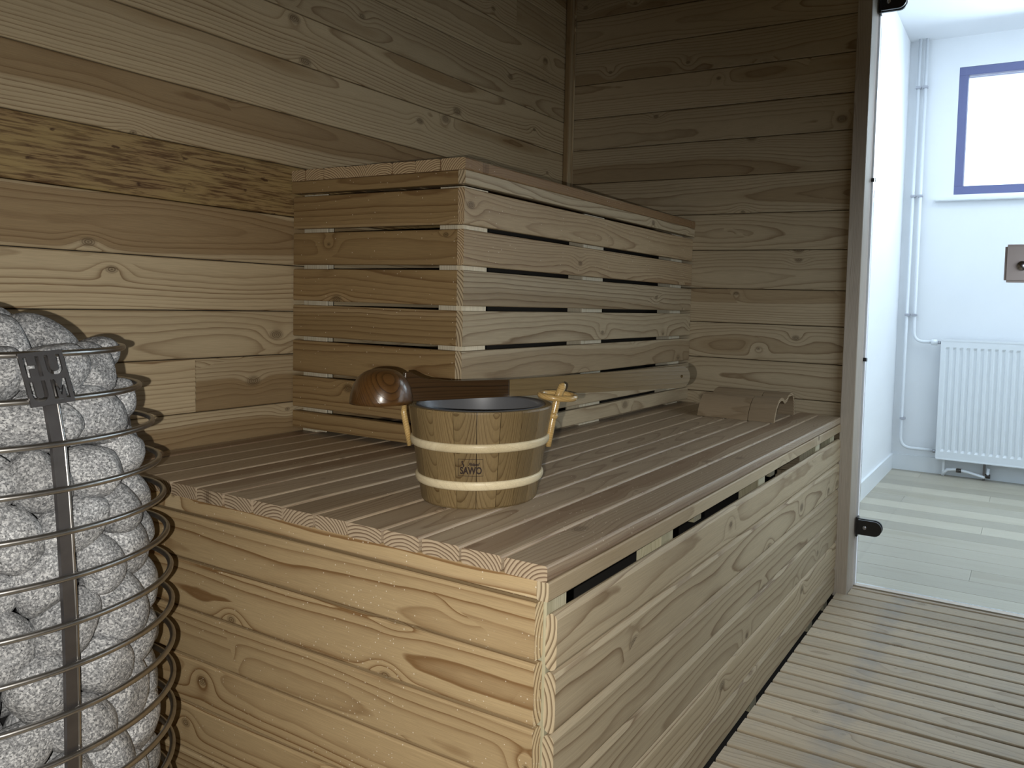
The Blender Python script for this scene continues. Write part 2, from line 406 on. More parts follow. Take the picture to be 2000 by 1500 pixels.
class MB:
    def __init__(self):
        self.bm = bmesh.new()
    def box(self, lo, hi, bev=0.0):
        r = bmesh.ops.create_cube(self.bm, size=1)
        lo, hi = Vector(lo), Vector(hi)
        for v in r['verts']:
            v.co = Vector(((v.co.x + .5) * (hi.x - lo.x) + lo.x, (v.co.y + .5) * (hi.y - lo.y) + lo.y, (v.co.z + .5) * (hi.z - lo.z) + lo.z))
        if bev > 0:
            es = list({e for v in r['verts'] for e in v.link_edges})
            bmesh.ops.bevel(self.bm, geom=es, offset=bev, segments=2, affect='EDGES')
        return self
    def tube(self, pts, rad, seg=10, closed=False, cap=True):
        pts = [Vector(p) for p in pts]
        n = len(pts)
        rads = rad if isinstance(rad, (list, tuple)) else [rad] * n
        rings = []
        prev = None
        for i, p in enumerate(pts):
            if closed:
                t = (pts[(i + 1) % n] - pts[i - 1]).normalized()
            else:
                t = (pts[min(i + 1, n - 1)] - pts[max(i - 1, 0)]).normalized()
            if prev is None:
                a = t.orthogonal().normalized()
            else:
                a = (prev - t * prev.dot(t)).normalized()
            prev = a
            b = t.cross(a)
            rings.append([self.bm.verts.new(p + (a * math.cos(2 * math.pi * k / seg) + b * math.sin(2 * math.pi * k / seg)) * rads[i]) for k in range(seg)])
        m = n if closed else n - 1
        for i in range(m):
            A, B = rings[i], rings[(i + 1) % n]
            off = 0
            if closed and i == n - 1:
                off = min(range(seg), key=lambda q: (A[0].co - B[q].co).length)
            for k in range(seg):
                self.bm.faces.new((A[k], A[(k + 1) % seg], B[(k + 1 + off) % seg], B[(k + off) % seg]))
        if not closed and cap:
            self.bm.faces.new(rings[0][::-1]); self.bm.faces.new(rings[-1])
        return self
    def lathe(self, prof, seg=48, center=(0, 0, 0), closed=False):
        c = Vector(center)
        rows = []
        for r, z in prof:
            rows.append([self.bm.verts.new(c + Vector((r * math.cos(2 * math.pi * k / seg), r * math.sin(2 * math.pi * k / seg), z))) for k in range(seg)])
        m = len(rows) if closed else len(rows) - 1
        for i in range(m):
            A, B = rows[i], rows[(i + 1) % len(rows)]
            for k in range(seg):
                self.bm.faces.new((A[k], A[(k + 1) % seg], B[(k + 1) % seg], B[k]))
        return self
    def prism(self, poly, fn, a, b):
        """extrude polygon (2d points) from a to b; fn(p,q,t)->xyz"""
        A = [self.bm.verts.new(fn(p, q, a)) for p, q in poly]
        B = [self.bm.verts.new(fn(p, q, b)) for p, q in poly]
        n = len(poly)
        self.bm.faces.new(A); self.bm.faces.new(B[::-1])
        for i in range(n):
            self.bm.faces.new((A[i], B[i], B[(i + 1) % n], A[(i + 1) % n]))
        return self
    def mesh(self, name='mesh', smooth=False, merge=False):
        if merge: bmesh.ops.remove_doubles(self.bm, verts=self.bm.verts, dist=1e-5)
        bmesh.ops.recalc_face_normals(self.bm, faces=self.bm.faces)
        me = bpy.data.meshes.new(name)
        self.bm.to_mesh(me); self.bm.free()
        if smooth:
            for p in me.polygons: p.use_smooth = True
        return me
    def obj(self, name, mat, parent=None, origin=(0, 0, 0), smooth=False, rot=None):
        """vertices are given relative to origin"""
        return link(name, self.mesh(name, smooth), mat, parent, origin, rot)

def wbox(name, lo, hi, mat, parent=None, bev=0.0):
    lo, hi = Vector(lo), Vector(hi)
    c = (lo + hi) / 2
    return MB().box(lo - c, hi - c, bev).obj(name, mat, parent, c)

def autosmooth(o, ang=40):
    for p in o.data.polygons: p.use_smooth = True
    try:
        o.data.set_sharp_from_angle(angle=math.radians(ang))
    except Exception:
        pass
    return o

# ================================================================== SETTING
XB, YA = 1.541, 1.015           # far wall plane, left wall plane
X0, Y0 = -1.45, -1.15           # room ends behind / beside the camera
ZC = 2.12
def shell(name, lo, hi, mat):
    o = wbox(name, lo, hi, mat); tag(o, kind='structure'); return o

# --- left wall
wl = shell('wall_left', (X0 - .06, YA + .018, -0.05), (XB + .07, YA + .08, ZC), M_DARK)
az = [0.0475, 0.1572, 0.2672, 0.377, 0.4875, 0.5975, 0.7081, 0.8064, 0.9104, 1.0212, 1.135, 1.2491, 1.3678, 1.48, 1.592, 1.705, 1.818, 1.93, 2.04, 2.12]
for i in range(len(az) - 1):
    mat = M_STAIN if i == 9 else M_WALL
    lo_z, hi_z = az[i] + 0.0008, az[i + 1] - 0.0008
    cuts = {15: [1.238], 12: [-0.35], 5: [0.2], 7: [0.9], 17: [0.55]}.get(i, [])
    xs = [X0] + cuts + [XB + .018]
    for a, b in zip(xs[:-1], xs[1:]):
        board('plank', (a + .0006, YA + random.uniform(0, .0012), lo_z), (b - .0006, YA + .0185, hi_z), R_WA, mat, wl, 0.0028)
# --- far wall (with the doorway)
wb = shell('wall_back', (XB + .018, 0.005, -0.05), (XB + .07, YA + .018, ZC), M_DARK)
bz = [0.0, 0.116, 0.23, 0.345, 0.457, 0.57, 0.6825, 0.797, 0.9062, 1.0293, 1.1454, 1.265, 1.382, 1.491, 1.608, 1.7197, 1.833, 1.945, 2.06, 2.12]
for i in range(len(bz) - 1):
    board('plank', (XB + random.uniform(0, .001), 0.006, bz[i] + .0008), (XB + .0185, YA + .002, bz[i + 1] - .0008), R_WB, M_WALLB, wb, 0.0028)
# --- walls behind the camera, ceiling
wr = shell('wall_right', (X0 - .06, Y0 - .06, -0.05), (0.42, Y0, ZC), M_WALL)
wr2 = shell('wall_right.002', (0.38, Y0, -0.05), (0.42, -0.70, ZC), M_WALL)
wr3 = shell('wall_right.003', (0.42, -0.745, 1.98), (XB + .018, -0.705, ZC), M_WALL)
gf = empty('window_2', (0.98, -0.73, 0.0), kind='structure')
wbox('glass_panel', (0.424, -0.734, 0.012), (1.515, -0.726, 1.975), M_GLASS, gf)
wf = shell('wall_front', (X0 - .06, Y0, -0.05), (X0, YA + .018, ZC), M_WALL)
cl = shell('ceiling', (X0 - .06, Y0 - .06, ZC), (XB + .07, YA + .08, ZC + .04), M_WALL)
fl = shell('floor', (X0 - .06, Y0 - .06, -0.09), (XB + .05, YA + .08, -0.045), M_DARK)
# corner trim
tr = board('trim_1', (XB - .024, YA - .022, 0.0), (XB, YA, ZC), R_UP, M_WALL, None, 0.004)
tag(tr, kind='structure')
tr2 = board('trim_2', (XB - .006, YA - .030, 1.13), (XB, YA - .022, ZC), R_UP, M_WALL, None, 0.002)
tag(tr2, kind='structure')

# --- door frame with glass door
dr = empty('door_1', (1.57, -0.036, 0.0), kind='structure')
board('jamb', (1.517, -0.036, -0.01), (1.612, 0.0055, ZC), R_UP, M_FRAME, dr, 0.002)
board('jamb', (1.517, -0.742, -0.01), (1.612, -0.700, ZC), R_UP, M_FRAME, dr, 0.002)
wbox('frame_edge', (1.612, -0.0415, 0.0), (1.632, 0.01, ZC), M_WHITE, dr, 0.001)
board('head_jamb', (1.517, -0.700, 1.99), (1.612, -0.036, 2.03), R_FL, M_FRAME, dr, 0.002)
pn = wbox('glass_pane', (1.600, -0.696, 0.012), (1.608, -0.047, 1.985), M_GLASS, dr)
for zc in (0.188, 1.757):
    h = MB()
    h.box((-0.014, -0.004, -0.030), (0.014, 0.002, 0.030), 0.001)
    for sx in (-1, 1):
        pts = [(-0.004, -0.0225), (-0.052, -0.0225)]
        pts += [(-0.052 - 0.0225 * math.sin(math.radians(a)), -0.0225 * math.cos(math.radians(a))) for a in range(10, 180, 10)]
        pts += [(-0.052, 0.0225), (-0.004, 0.0225)]
        a, b = (0.005, 0.012) if sx > 0 else (-0.012, -0.005)
        h.prism(pts, lambda p, q, t: Vector((t, p, q)), a, b)
    hg = h.obj('hinge', M_BLACK, dr, (1.604, -0.042, zc))
    sc = MB(); sc.lathe([(0.0001, 0.0022), (0.0045, 0.0018), (0.006, 0.0)], 16)
    sm = sc.mesh('screw', True)
    so = link('screw', sm, M_CHROME, hg, (1.5918, -0.066, zc), rotcols((0, 0, 1), (0, -1, 0), (-1, 0, 0)))
for zc in (0.70, 1.242):
    b = MB(); b.tube([(0, 0.003, 0), (0, -0.009, 0)], 0.006, 12)
    b.obj('rubber_buffer', M_BLACK, dr, (1.612, -0.0385, zc), True)
lk = MB(); lk.box((-0.028, -0.09, -0.052), (-0.004, 0.0, 0.052), 0.006)
lo_ = lk.obj('lock_case', M_LOCK, dr, (1.600, -0.412, 0.99))
cyl = MB(); cyl.lathe([(0.0001, 0.008), (0.008, 0.008), (0.010, 0.006), (0.0125, 0.006), (0.0135, 0.0)], 24)
link('key_cylinder', cyl.mesh('c', True), M_CHROME, lo_, (1.5718, -0.456, 0.983), rotcols((0, 0, 1), (0, -1, 0), (-1, 0, 0)))
ks = MB(); ks.box((-0.001, -0.0012, -0.005), (0.001, 0.0012, 0.005)); ks.obj('keyhole', M_BLACK, lo_, (1.5635, -0.456, 0.983))

# --- unseen hall outside the glazed side, added to keep sky light out
shell('wall_right.004', (0.36, -1.75, -0.02), (1.612, -1.70, 2.14), M_WALL)
shell('wall_left.002', (0.36, -1.70, -0.02), (0.41, Y0 - .0601, 2.14), M_WALL)
shell('ceiling.002', (0.36, -1.75, ZC + .045), (1.612, -0.705, 2.20), M_WALL)
shell('floor.002', (0.36, -1.75, -0.06), (1.60, -0.745, -0.02), M_LAM)
# --- the washroom beyond the door
XF, YQ, ZQ = 3.527, 0.166, 2.28
YR = -2.3
shell('wall_back.002', (XF, YR, -0.02), (XF + .25, -1.25, ZQ), M_PLASTER)
shell('wall_back.003', (XF, -0.082, -0.02), (XF + .25, YQ + .1, ZQ), M_PLASTER)
shell('wall_back.004', (XF, -1.25, -0.02), (XF + .25, -0.082, 1.470), M_PLASTER)
shell('wall_back.005', (XF, -1.25, 2.122), (XF + .25, -0.082, ZQ), M_PLASTER)
shell('wall_left.001', (1.632, YQ, -0.02), (XF, YQ + .1, ZQ), M_PLASTER)
shell('wall_right.001', (1.612, YR - .1, -0.02), (XF + .25, YR, ZQ), M_PLASTER)
shell('wall_front.001', (1.613, 0.0105, -0.02), (1.632, YQ + .1, ZQ), M_PLASTER)
shell('wall_front.002', (1.613, YR, -0.02), (1.632, -0.745, ZQ), M_PLASTER)
shell('wall_front.003', (1.613, -0.745, ZC), (1.632, 0.0105, ZQ), M_PLASTER)
shell('ceiling.001', (1.61, YR - .1, ZQ), (XF + .25, YQ + .1, ZQ + .05), M_PLASTER)
bb = shell('baseboard_left', (1.633, YQ - .010, 0.0), (XF - .0001, YQ, 0.083), M_WHITE)
shell('baseboard_back', (XF - .010, YR, 0.0), (XF, YQ - .010, 0.083), M_WHITE)
f2 = shell('floor.001', (1.61, YR, -0.05), (XF, YQ, -0.012), M_DARK)
xw = 0.1165
x = 1.612
i = 0
while x < XF - .01:
    x2 = min(x + xw, XF)
    off = [0.0, -0.9, -0.35, -1.3, -0.6][i % 5]
    ys = [YR] + sorted([y for y in (off, off - 1.35) if YR + .1 < y < YQ - .05]) + [YQ]
    for a, b in zip(ys[:-1], ys[1:]):
        board('floorboard', (x + .0005, a + .0005, -0.012), (x2 - .0005, b - .0005, 0.0), R_FL, M_LAM, f2, 0.0008)
    x = x2; i += 1

# window
wn = empty('window_1', (XF + .02, -0.66, 1.47), kind='structure')
wy0, wy1, wz0, wz1, fw = -1.25, -0.082, 1.470, 2.122, 0.043
XW = XF + .002
board('window_frame', (XW, wy0, wz1 - fw), (XW + .06, wy1, wz1), R_WB, M_BLUEFR, wn, 0.002)
board('window_frame', (XW, wy0, wz0), (XW + .06, wy1, wz0 + fw), R_WB, M_BLUEFR, wn, 0.002)
board('window_frame', (XW, wy1 - fw, wz0 + fw), (XW + .06, wy1, wz1 - fw), R_UP, M_BLUEFR, wn, 0.002)
board('window_frame', (XW, wy0, wz0 + fw), (XW + .06, wy0 + fw, wz1 - fw), R_UP, M_BLUEFR, wn, 0.002)
wbox('window_pane', (XW + .03, wy0 + fw, wz0 + fw), (XW + .036, wy1 - fw, wz1 - fw), M_WGLASS, wn)
wbox('window_sill', (XF - .035, wy0 - .07, 1.435), (XF, 0.008, 1.452), M_WHITE, wn, 0.003)

# radiator
rd = empty('radiator', (XF - .05, -0.5, 0.09), 'white ribbed panel radiator under the blue-framed window', 'radiator')
ry0, ry1, rz0, rz1 = -1.05, -0.069, 0.096, 0.716
xf = XF - .085
NF = 29
pit = (ry1 - ry0 - .03) / NF
ys, deps = [ry1], [0.0]
for k in range(NF):
    a = ry1 - .015 - k * pit
    for t, d in ((0.12, 0), (0.30, .007), (0.62, .007), (0.80, 0)):
        ys.append(a - t * pit); deps.append(d)
ys.append(ry0); deps.append(0.0)
zs = [(rz0, 0), (rz0 + .038, 0), (rz0 + .050, 1), (rz1 - .050, 1), (rz1 - .038, 0), (rz1, 0)]
bm = MB()
grid = [[bm.bm.verts.new((xf + d * s - (XF - .05), y + .5, z - .09)) for y, d in zip(ys, deps)] for z, s in zs]
for r_ in range(len(zs) - 1):
    for c_ in range(len(ys) - 1):
        bm.bm.faces.new((grid[r_][c_], grid[r_][c_ + 1], grid[r_ + 1][c_ + 1], grid[r_ + 1][c_]))
pm = bm.mesh('front_panel')
po = link('front_panel', pm, M_WHITE, rd, (XF - .05, -0.5, 0.09))
sm_ = po.modifiers.new('thick', 'SOLIDIFY'); sm_.thickness = 0.0015; sm_.offset = 0
wbox('side_panel', (xf - .001, ry1 - .0015, rz0 + .002), (XF - .022, ry1 + .002, rz1 - .002), M_WHITE, rd)
wbox('side_panel', (xf - .001, ry0 - .002, rz0 + .002), (XF - .022, ry0 + .0015, rz1 - .002), M_WHITE, rd)
wbox('back_panel', (XF - .026, ry0, rz0 + .01), (XF - .020, ry1, rz1 - .01), M_WHITE, rd)
g = MB()
gy = ry0
while gy < ry1:
    g.box((xf - (XF - .05), gy + .5, rz1 - .006 - .09), (XF - .022 - (XF - .05), gy + .006 + .5, rz1 + .001 - .09)); gy += .014
g.box((xf - .002 - (XF - .05), ry0 + .5, rz1 - .008 - .09), (xf + .003 - (XF - .05), ry1 + .5, rz1 + .002 - .09))
g.obj('top_grille', M_WHITE, rd, (XF - .05, -.5, .09))
lp = MB(); lp.box((-.003, -.49, -.004), (.003, .49, .004), .001)
lp.obj('bottom_lip', M_WHITE, rd, (xf, (ry0 + ry1) / 2, rz0))
for zz in (rz1 - .018, rz0 + .03):
    v = MB(); v.tube([(0, 0.002, 0), (0, 0.020, 0)], 0.009, 12); v.obj('connector', M_CHROME, rd, (XF - .05, ry1, zz), True)
vk = MB(); vk.tube([(0, -.016, 0), (0, -.013, 0), (0, .013, 0), (0, .016, 0)], [.010, .016, .016, .010], 14)
vk.obj('valve_knob', M_WHITE, rd, (XF - .05, -0.030, rz1 - .018), True)
for yy in (-0.105, -0.30):
    wbox('wall_bracket', (XF - .05, yy - .006, 0.0), (XF - .03, yy + .006, rz0), M_BAR if yy < -.2 else M_WHITE, rd, .002)

# pipes
def pipe(name, pts, label, clips, group=None):
    p0 = Vector(pts[0])
    P = [Vector(p) for p in pts]
    # round the bends
    out = [P[0]]
    for a, b, c in zip(P[:-2], P[1:-1], P[2:]):
        r_ = 0.055
        u1, u2 = (a - b).normalized(), (c - b).normalized()
        for t in np.linspace(0, 1, 8):
            q0, q2 = b + u1 * r_, b + u2 * r_
            out.append((1 - t) ** 2 * q0 + 2 * t * (1 - t) * b + t * t * q2)
    out.append(P[-1])
    e = empty(name, (P[0].x, P[0].y, min(p.z for p in P)), label, 'pipe', group)
    base = e.location.copy()
    MB().tube([q - base for q in out], 0.0085, 12).obj('pipe_run', M_PIPE, e, base, True)
    for z in clips:
        c = MB(); c.box((-.014, -.014, -.006), (.014, .014, .006), .002)
        c.box((.010, -.005, -.004), (.034, .005, .004))
        c.obj('pipe_clip', simple_clip, e, (P[0].x, P[0].y, z))
    return e
simple_clip = simple('grey_pipe_clip', (0.45, 0.46, 0.52), 0.5)
xp = XF - .032
pipe('heating_pipe', [(xp, 0.078, ZQ), (xp, 0.076, rz1 - .018), (xp, -0.014, rz1 - .018)], 'white heating pipe ending at the radiator top valve, nearer the window', (2.03, 1.465, 0.838))
pipe('heating_pipe.001', [(xp, 0.112, ZQ), (xp, 0.118, rz0 + .03), (xp, -0.048, rz0 + .03)], 'white heating pipe in the room corner running down to the radiator foot', (2.03, 1.465, 0.838, 0.282))
lowp = MB(); 
e = empty('floor_pipe', (XF - .05, -0.2, 0.0), 'short bent pipe lying at the floor under the radiator', 'pipe')
lowp.tube([(0, .10, .0), (0, .075, .03), (0, .04, .036), (0, -.02, .030), (0, -.10, .012), (0, -.118, .02), (0, -.120, .06)], .008, 10)
lowp.obj('pipe_run', M_PIPE, e, (XF - .05, -.2, .006), True)
for yy in (0.02, -.118):
    q = MB(); q.tube([(0, -.012, 0), (0, .012, 0)], .011, 10); q.obj('pipe_joint', M_BLACK, e, (XF - .05, -.2 + yy, .026 if yy < 0 else .038), True)

# unseen ceiling panel, added to brighten the washroom
pl = empty('ceiling_fill_panel', (2.55, -0.75, ZQ), 'square white fill panel added out of view on the washroom ceiling', 'lamp')
wbox('fill_panel_frame', (2.55 - .3, -1.05, ZQ - .016), (2.55 + .3, -.45, ZQ - .0005), M_WHITE, pl, .002)
wbox('fill_panel_face', (2.55 - .28, -1.03, ZQ - .018), (2.55 + .28, -.47, ZQ - .0155), M_PANEL, pl)

# ================================================================== LOWER BENCH
ZT = 0.53
lb = empty('lower_bench', (0.75, 0.5, -0.045), 'large boxed lower sauna bench of larch boards carrying the wooden pail', 'bench')
# top boards
ty = [0.0012, 0.0695, 0.1375, 0.2045, 0.2720, 0.3400, 0.4080, 0.4760, 0.5450, 0.6140, 0.6830, 0.7510, 0.8190, 0.8870, 0.9550, 1.0125]
for a, b in zip(ty[:-1], ty[1:]):
    board('top_board', (-.006 + random.uniform(-.0012, .0012), a + .0022, ZT - .0205), (1.5405 if a > .01 else 1.5165, b - .0022, ZT + random.uniform(-.0006, .0006)), R_ID, M_TOP, lb, 0.0032)
# rails under the top
board('rail', (-.004, 0.0195, ZT - .0445), (0.016, 1.012, ZT - .0208), R_WB, M_ENDB, lb, 0.002)
board('rail', (-.004, 0.0015, ZT - .0445), (1.5165, 0.019, ZT - .0208), R_WA, M_LONG, lb, 0.002)
# end boards (towards the heater)
ltop = [0.4782, 0.4015, 0.3190, 0.2395, 0.1600, 0.0805]
for k, z in enumerate(ltop):
    zb = (ltop[k + 1] if k < 5 else -0.002) + .0045
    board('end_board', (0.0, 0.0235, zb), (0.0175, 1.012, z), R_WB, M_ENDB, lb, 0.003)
# long boards
mtop = [0.4645, 0.3915, 0.3125, 0.2335, 0.1520, 0.0720]
for k, z in enumerate(mtop):
    zb = (mtop[k + 1] if k < 5 else -0.004) + .0018
    board('side_board', (0.0125 + random.uniform(-.001, .001), 0.0, zb), (1.5160, 0.0165, z), R_WA, M_LONG, lb, 0.0068)
# posts and battens
for xx in (0.0185, 0.34, 0.82, 1.30, 1.47):
    board('post', (xx, 0.0195, -0.045), (xx + .045, 0.064, ZT - .046), R_UP, M_POST, lb, 0.001)
for yy in (0.34, 0.66, 0.96):
    board('post', (0.0185, yy, -0.045), (0.0635, yy + .045, ZT - .046), R_UP, M_POST, lb, 0.001)
for xx in (0.10, 0.58, 1.05, 1.40):
    board('joist', (xx, 0.066, ZT - .10), (xx + .035, 1.0, ZT - .0215), R_FL, M_POST, lb, 0.001)
wbox('cavity_shade_sheet', (0.07, 0.20, 0.0), (1.53, 0.21, 0.40), M_DARK, lb)  # near-black sheet added for the shade inside the bench

# ================================================================== UPPER BENCH
ub = empty('upper_bench', (0.98, 0.76, ZT), 'tall boxed upper sauna bench with slatted front in the far corner', 'bench')
XU, YU, ZU = 0.4252, 0.5128, 1.1237
uy = [0.505, 0.5695, 0.6370, 0.7010, 0.7770, 0.8395, 0.9065, 0.9660, 1.013]
for a, b in zip(uy[:-1], uy[1:]):
    board('top_board', (XU - .007 + random.uniform(-.001, .001), a + .0012, ZU - .024), (1.5405 if b < .98 else 1.516, b - .0012, ZU + random.uniform(-.0006, .0006)), R_ID, M_BENCH, ub, 0.003)
board('rail', (XU - .005, 0.526, ZU - .051), (XU + .015, 1.012, ZU - .0242), R_WB, M_ENDU, ub, 0.002)
board('rail', (XU - .005, 0.507, ZU - .051), (1.5405, 0.5255, ZU - .0242), R_WA, M_LONG, ub, 0.002)
for k in range(7):
    zt = 1.0655 - 0.0811 * k if k else 1.066
    zb = 1.0655 - 0.0811 * k - .0715
    if k == 6: zb = 0.5405
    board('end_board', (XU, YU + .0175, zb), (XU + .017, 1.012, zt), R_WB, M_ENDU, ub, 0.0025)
    board('side_board', (XU + random.uniform(-.001, .001), YU, zb), (1.5405, YU + .0165, zt), R_WA, M_LONG if k > 1 else M_BENCH, ub, 0.0025)
for (x1, y1, x2, y2) in ((XU + .0185, YU + .0185, XU + .0635, YU + .0635), (XU + .0185, .955, XU + .0635, 1.0), (0.90, YU + .0185, 1.0, YU + .0635), (1.42, YU + .0185, 1.50, YU + .0635)):
    board('post', (x1, y1, ZT + .001), (x2, y2, ZU - .052), R_UP, M_BATTEN, ub, 0.001)
for (x1, y1, x2, y2) in ((XU + .0178, .923, XU + .022, .99), (XU + .0178, .545, XU + .022, .592)):
    board('batten', (x1, y1, ZT + .004), (x2, y2, ZU - .052), R_UP, M_BATTEN, ub, 0.0005)
board('batten', (XU + .0185, YU + .0170, ZT + .004), (XU + .092, YU + .0184, ZU - .052), R_UP, M_BATTEN, ub, 0.0002)
wbox('cavity_shade_sheet', (0.52, 0.62, ZT + .02), (1.53, 0.63, 1.05), M_DARK, ub)  # dark sheet standing in for the shade behind the slats

# ================================================================== FLOOR GRATING
dk = empty('floor_grating', (0.4, -0.55, -0.045), 'slatted wooden floor grating beside the lower bench, up to the glass door', 'grating')
xk = 1.582
pitch = 0.0575
n = 0
xs_ = []
while xk > X0 + .06:
    xs_.append(xk); xk -= pitch
xs_ = [1.6095] + [1.582 - pitch * k * 0.999 for k in range(0, 53)]
board('slat', (1.5855, -0.698, -0.018), (1.600, -0.040, 0.0), R_FL, M_FLOORSLAT, dk, 0.002)
for a, b in zip(xs_[1:-1], xs_[2:]):
    if b < X0 + .01: break
    y2 = -0.007 if b > 0.0 else 0.30
    if b > 1.50: y1, y2 = -0.698, -0.038
    else: y1 = -0.700 if b > 0.38 else (Y0 + .01 if a < 0.38 else -0.69)
    if b <= 0.0: y2 = 0.90 if b < -0.06 else 0.0
    board('slat', (b + .0038, y1, -0.019), (a - .0038, y2, random.uniform(-.0006, .0006)), R_FL, M_FLOORSLAT, dk, 0.0022)
for yy in (-0.12, -0.42, -0.66, -1.0):
    board('bearer', (X0 + .02, yy - .02, -0.0445), (1.50 if yy > -.9 else 0.37, yy + .02, -0.0195), R_ID, M_FLOORSLAT, dk, 0.001)

# ================================================================== SAUNA HEATER
HX, HY = -0.3127, 0.6230
ht = empty('sauna_heater', (HX, HY, -0.045), 'round wire-basket sauna heater heaped with grey stones, beside the bench', 'heater')
RZ = [(.7695, .1465), (.7200, .1640), (.6725, .1780), (.6230, .1855), (.5765, .1905), (.5265, .1945), (.4760, .1985), (.4285, .2000), (.3780, .2010), (.328, .2015), (.278, .2015), (.228, .2005), (.178, .198), (.128, .194), (.078, .188)]
HB = Vector((HX, HY, -0.045))
for z, r_ in RZ:
    c = MB()
    c.tube([(r_ * math.cos(t), r_ * math.sin(t), 0) for t in np.linspace(0, 2 * math.pi, 96, endpoint=False)], 0.0036, 10, closed=True)
    c.obj('ring', M_STEEL, ht, (HX, HY, z), True)
rz_z = [z for z, _ in RZ][::-1]; rz_r = [r_ for _, r_ in RZ][::-1]
def Rat(z):
    return float(np.interp(z, rz_z, rz_r))
for ang in (272, 2, 92, 182):
    a = math.radians(ang)
    er, et = Vector((math.cos(a), math.sin(a), 0)), Vector((-math.sin(a), math.cos(a), 0))
    b = MB()
    zz = [-.03, .03, .078, .128, .178, .228, .278, .328, .378, .4285, .476, .5265, .5765, .623, .6725, .72, .768]
    rows = []
    for z in zz:
        rr = Rat(z) - .0042
        c = er * rr + Vector((0, 0, z + .045))
        rows.append([b.bm.verts.new(c + et * s * .0055 + er * q) for s, q in ((-1, 0), (1, 0), (1, -.006), (-1, -.006))])
    for A, B in zip(rows[:-1], rows[1:]):
        for k in range(4):
            b.bm.faces.new((A[k], A[(k + 1) % 4], B[(k + 1) % 4], B[k]))
    b.bm.faces.new(rows[0][::-1]); b.bm.faces.new(rows[-1])
    b.obj('upright', M_BAR, ht, HB)
    # bright side edge of the bar, built as an added rod of lighter steel
    t_ = MB(); t_.tube([er * (Rat(z) - .006) + et * .0072 + Vector((0, 0, z + .045)) for z in zz], .0022, 8)
    t_.obj('upright_bright_edge', M_STEEL, ht, HB, True)
core = MB(); core.lathe([(0.0001, .62), (.03, .62), (.06, .56), (.075, .1), (.075, .0), (0.0001, .0)], 24)
core.obj('heating_core', M_BLACK, ht, (HX, HY, 0.02), True)
base = MB(); base.lathe([(0.0001, .0), (.165, .0), (.172, .006), (.172, .028), (.165, .034), (0.0001, .034)], 48)
base.obj('base', M_BLACK, ht, (HX, HY, -0.045), True)

# sign plate with cut-out letters
def curve_fill(splines, extrude):
    cu = bpy.data.curves.new('c', 'CURVE'); cu.dimensions = '2D'; cu.fill_mode = 'BOTH'; cu.extrude = extrude
    for pts in splines:
        s = cu.splines.new('POLY'); s.points.add(len(pts) - 1)
        for p, q in zip(s.points, pts): p.co = (q[0], q[1], 0, 1)
        s.use_cyclic_u = True
    o = bpy.data.objects.new('c', cu); COL.objects.link(o)
    dg = bpy.context.evaluated_depsgraph_get(); dg.update()
    me = bpy.data.meshes.new_from_object(o.evaluated_get(dg))
    bpy.data.objects.remove(o)
    return me
def U_(x, y, w_, h_, t):
    r1, r2 = w_ / 2, w_ / 2 - t
    cx = x + r1; yb = y + r1
    o_ = [(x, y + h_), (x, yb)] + [(cx - r1 * math.cos(a), yb - r1 * math.sin(a)) for a in np.linspace(0.2, math.pi - .2, 9)] + [(x + w_, yb), (x + w_, y + h_), (x + w_ - t, y + h_), (x + w_ - t, yb)]
    return o_ + [(cx + r2 * math.cos(a), yb - r2 * math.sin(a)) for a in np.linspace(0.2, math.pi - .2, 9)] + [(x + t, yb), (x + t, y + h_)]
def H_(x, y, w_, h_, t):
    m = y + h_ / 2
    return [(x, y), (x, y + h_), (x + t, y + h_), (x + t, m + t / 2), (x + w_ - t, m + t / 2), (x + w_ - t, y + h_), (x + w_, y + h_), (x + w_, y), (x + w_ - t, y), (x + w_ - t, m - t / 2), (x + t, m - t / 2), (x + t, y)]
def M_(x, y, w_, h_, t):
    return [(x, y), (x, y + h_), (x + t, y + h_), (x + w_ / 2, y + h_ * .45), (x + w_ - t, y + h_), (x + w_, y + h_), (x + w_, y), (x + w_ - t, y), (x + w_ - t, y + h_ * .68), (x + w_ / 2, y + h_ * .18), (x + t, y + h_ * .68), (x + t, y)]
PW, PH = .0440, .0600
lw_, lh_, tt = .0158, .0228, .0040
sp = [[(-PW / 2, 0), (PW / 2, 0), (PW / 2, PH), (-PW / 2, PH)],
      H_(-.0184, .0325, lw_, lh_, tt), U_(.0024, .0325, lw_, lh_, tt), U_(-.0184, .0048, lw_, lh_, tt), M_(.0024, .0048, lw_, lh_, tt)]
pme = curve_fill(sp, 0.0011)
a = math.radians(270.4)
er, et = Vector((math.cos(a), math.sin(a), 0)), Vector((-math.sin(a), math.cos(a), 0))
pb = er * (.164 + .004) + Vector((HX, HY, .7155)) + et * .004
pt = er * (.1465 + .004) + Vector((HX, HY, .7735)) - et * .007
upv = (pt - pb).normalized()
nz_ = et.cross(upv).normalized()
for v in pme.vertices: v.co.x += 0.0
o_ = link('sign_plate', pme, M_BAR, ht, pb, rotcols(et, upv, nz_))

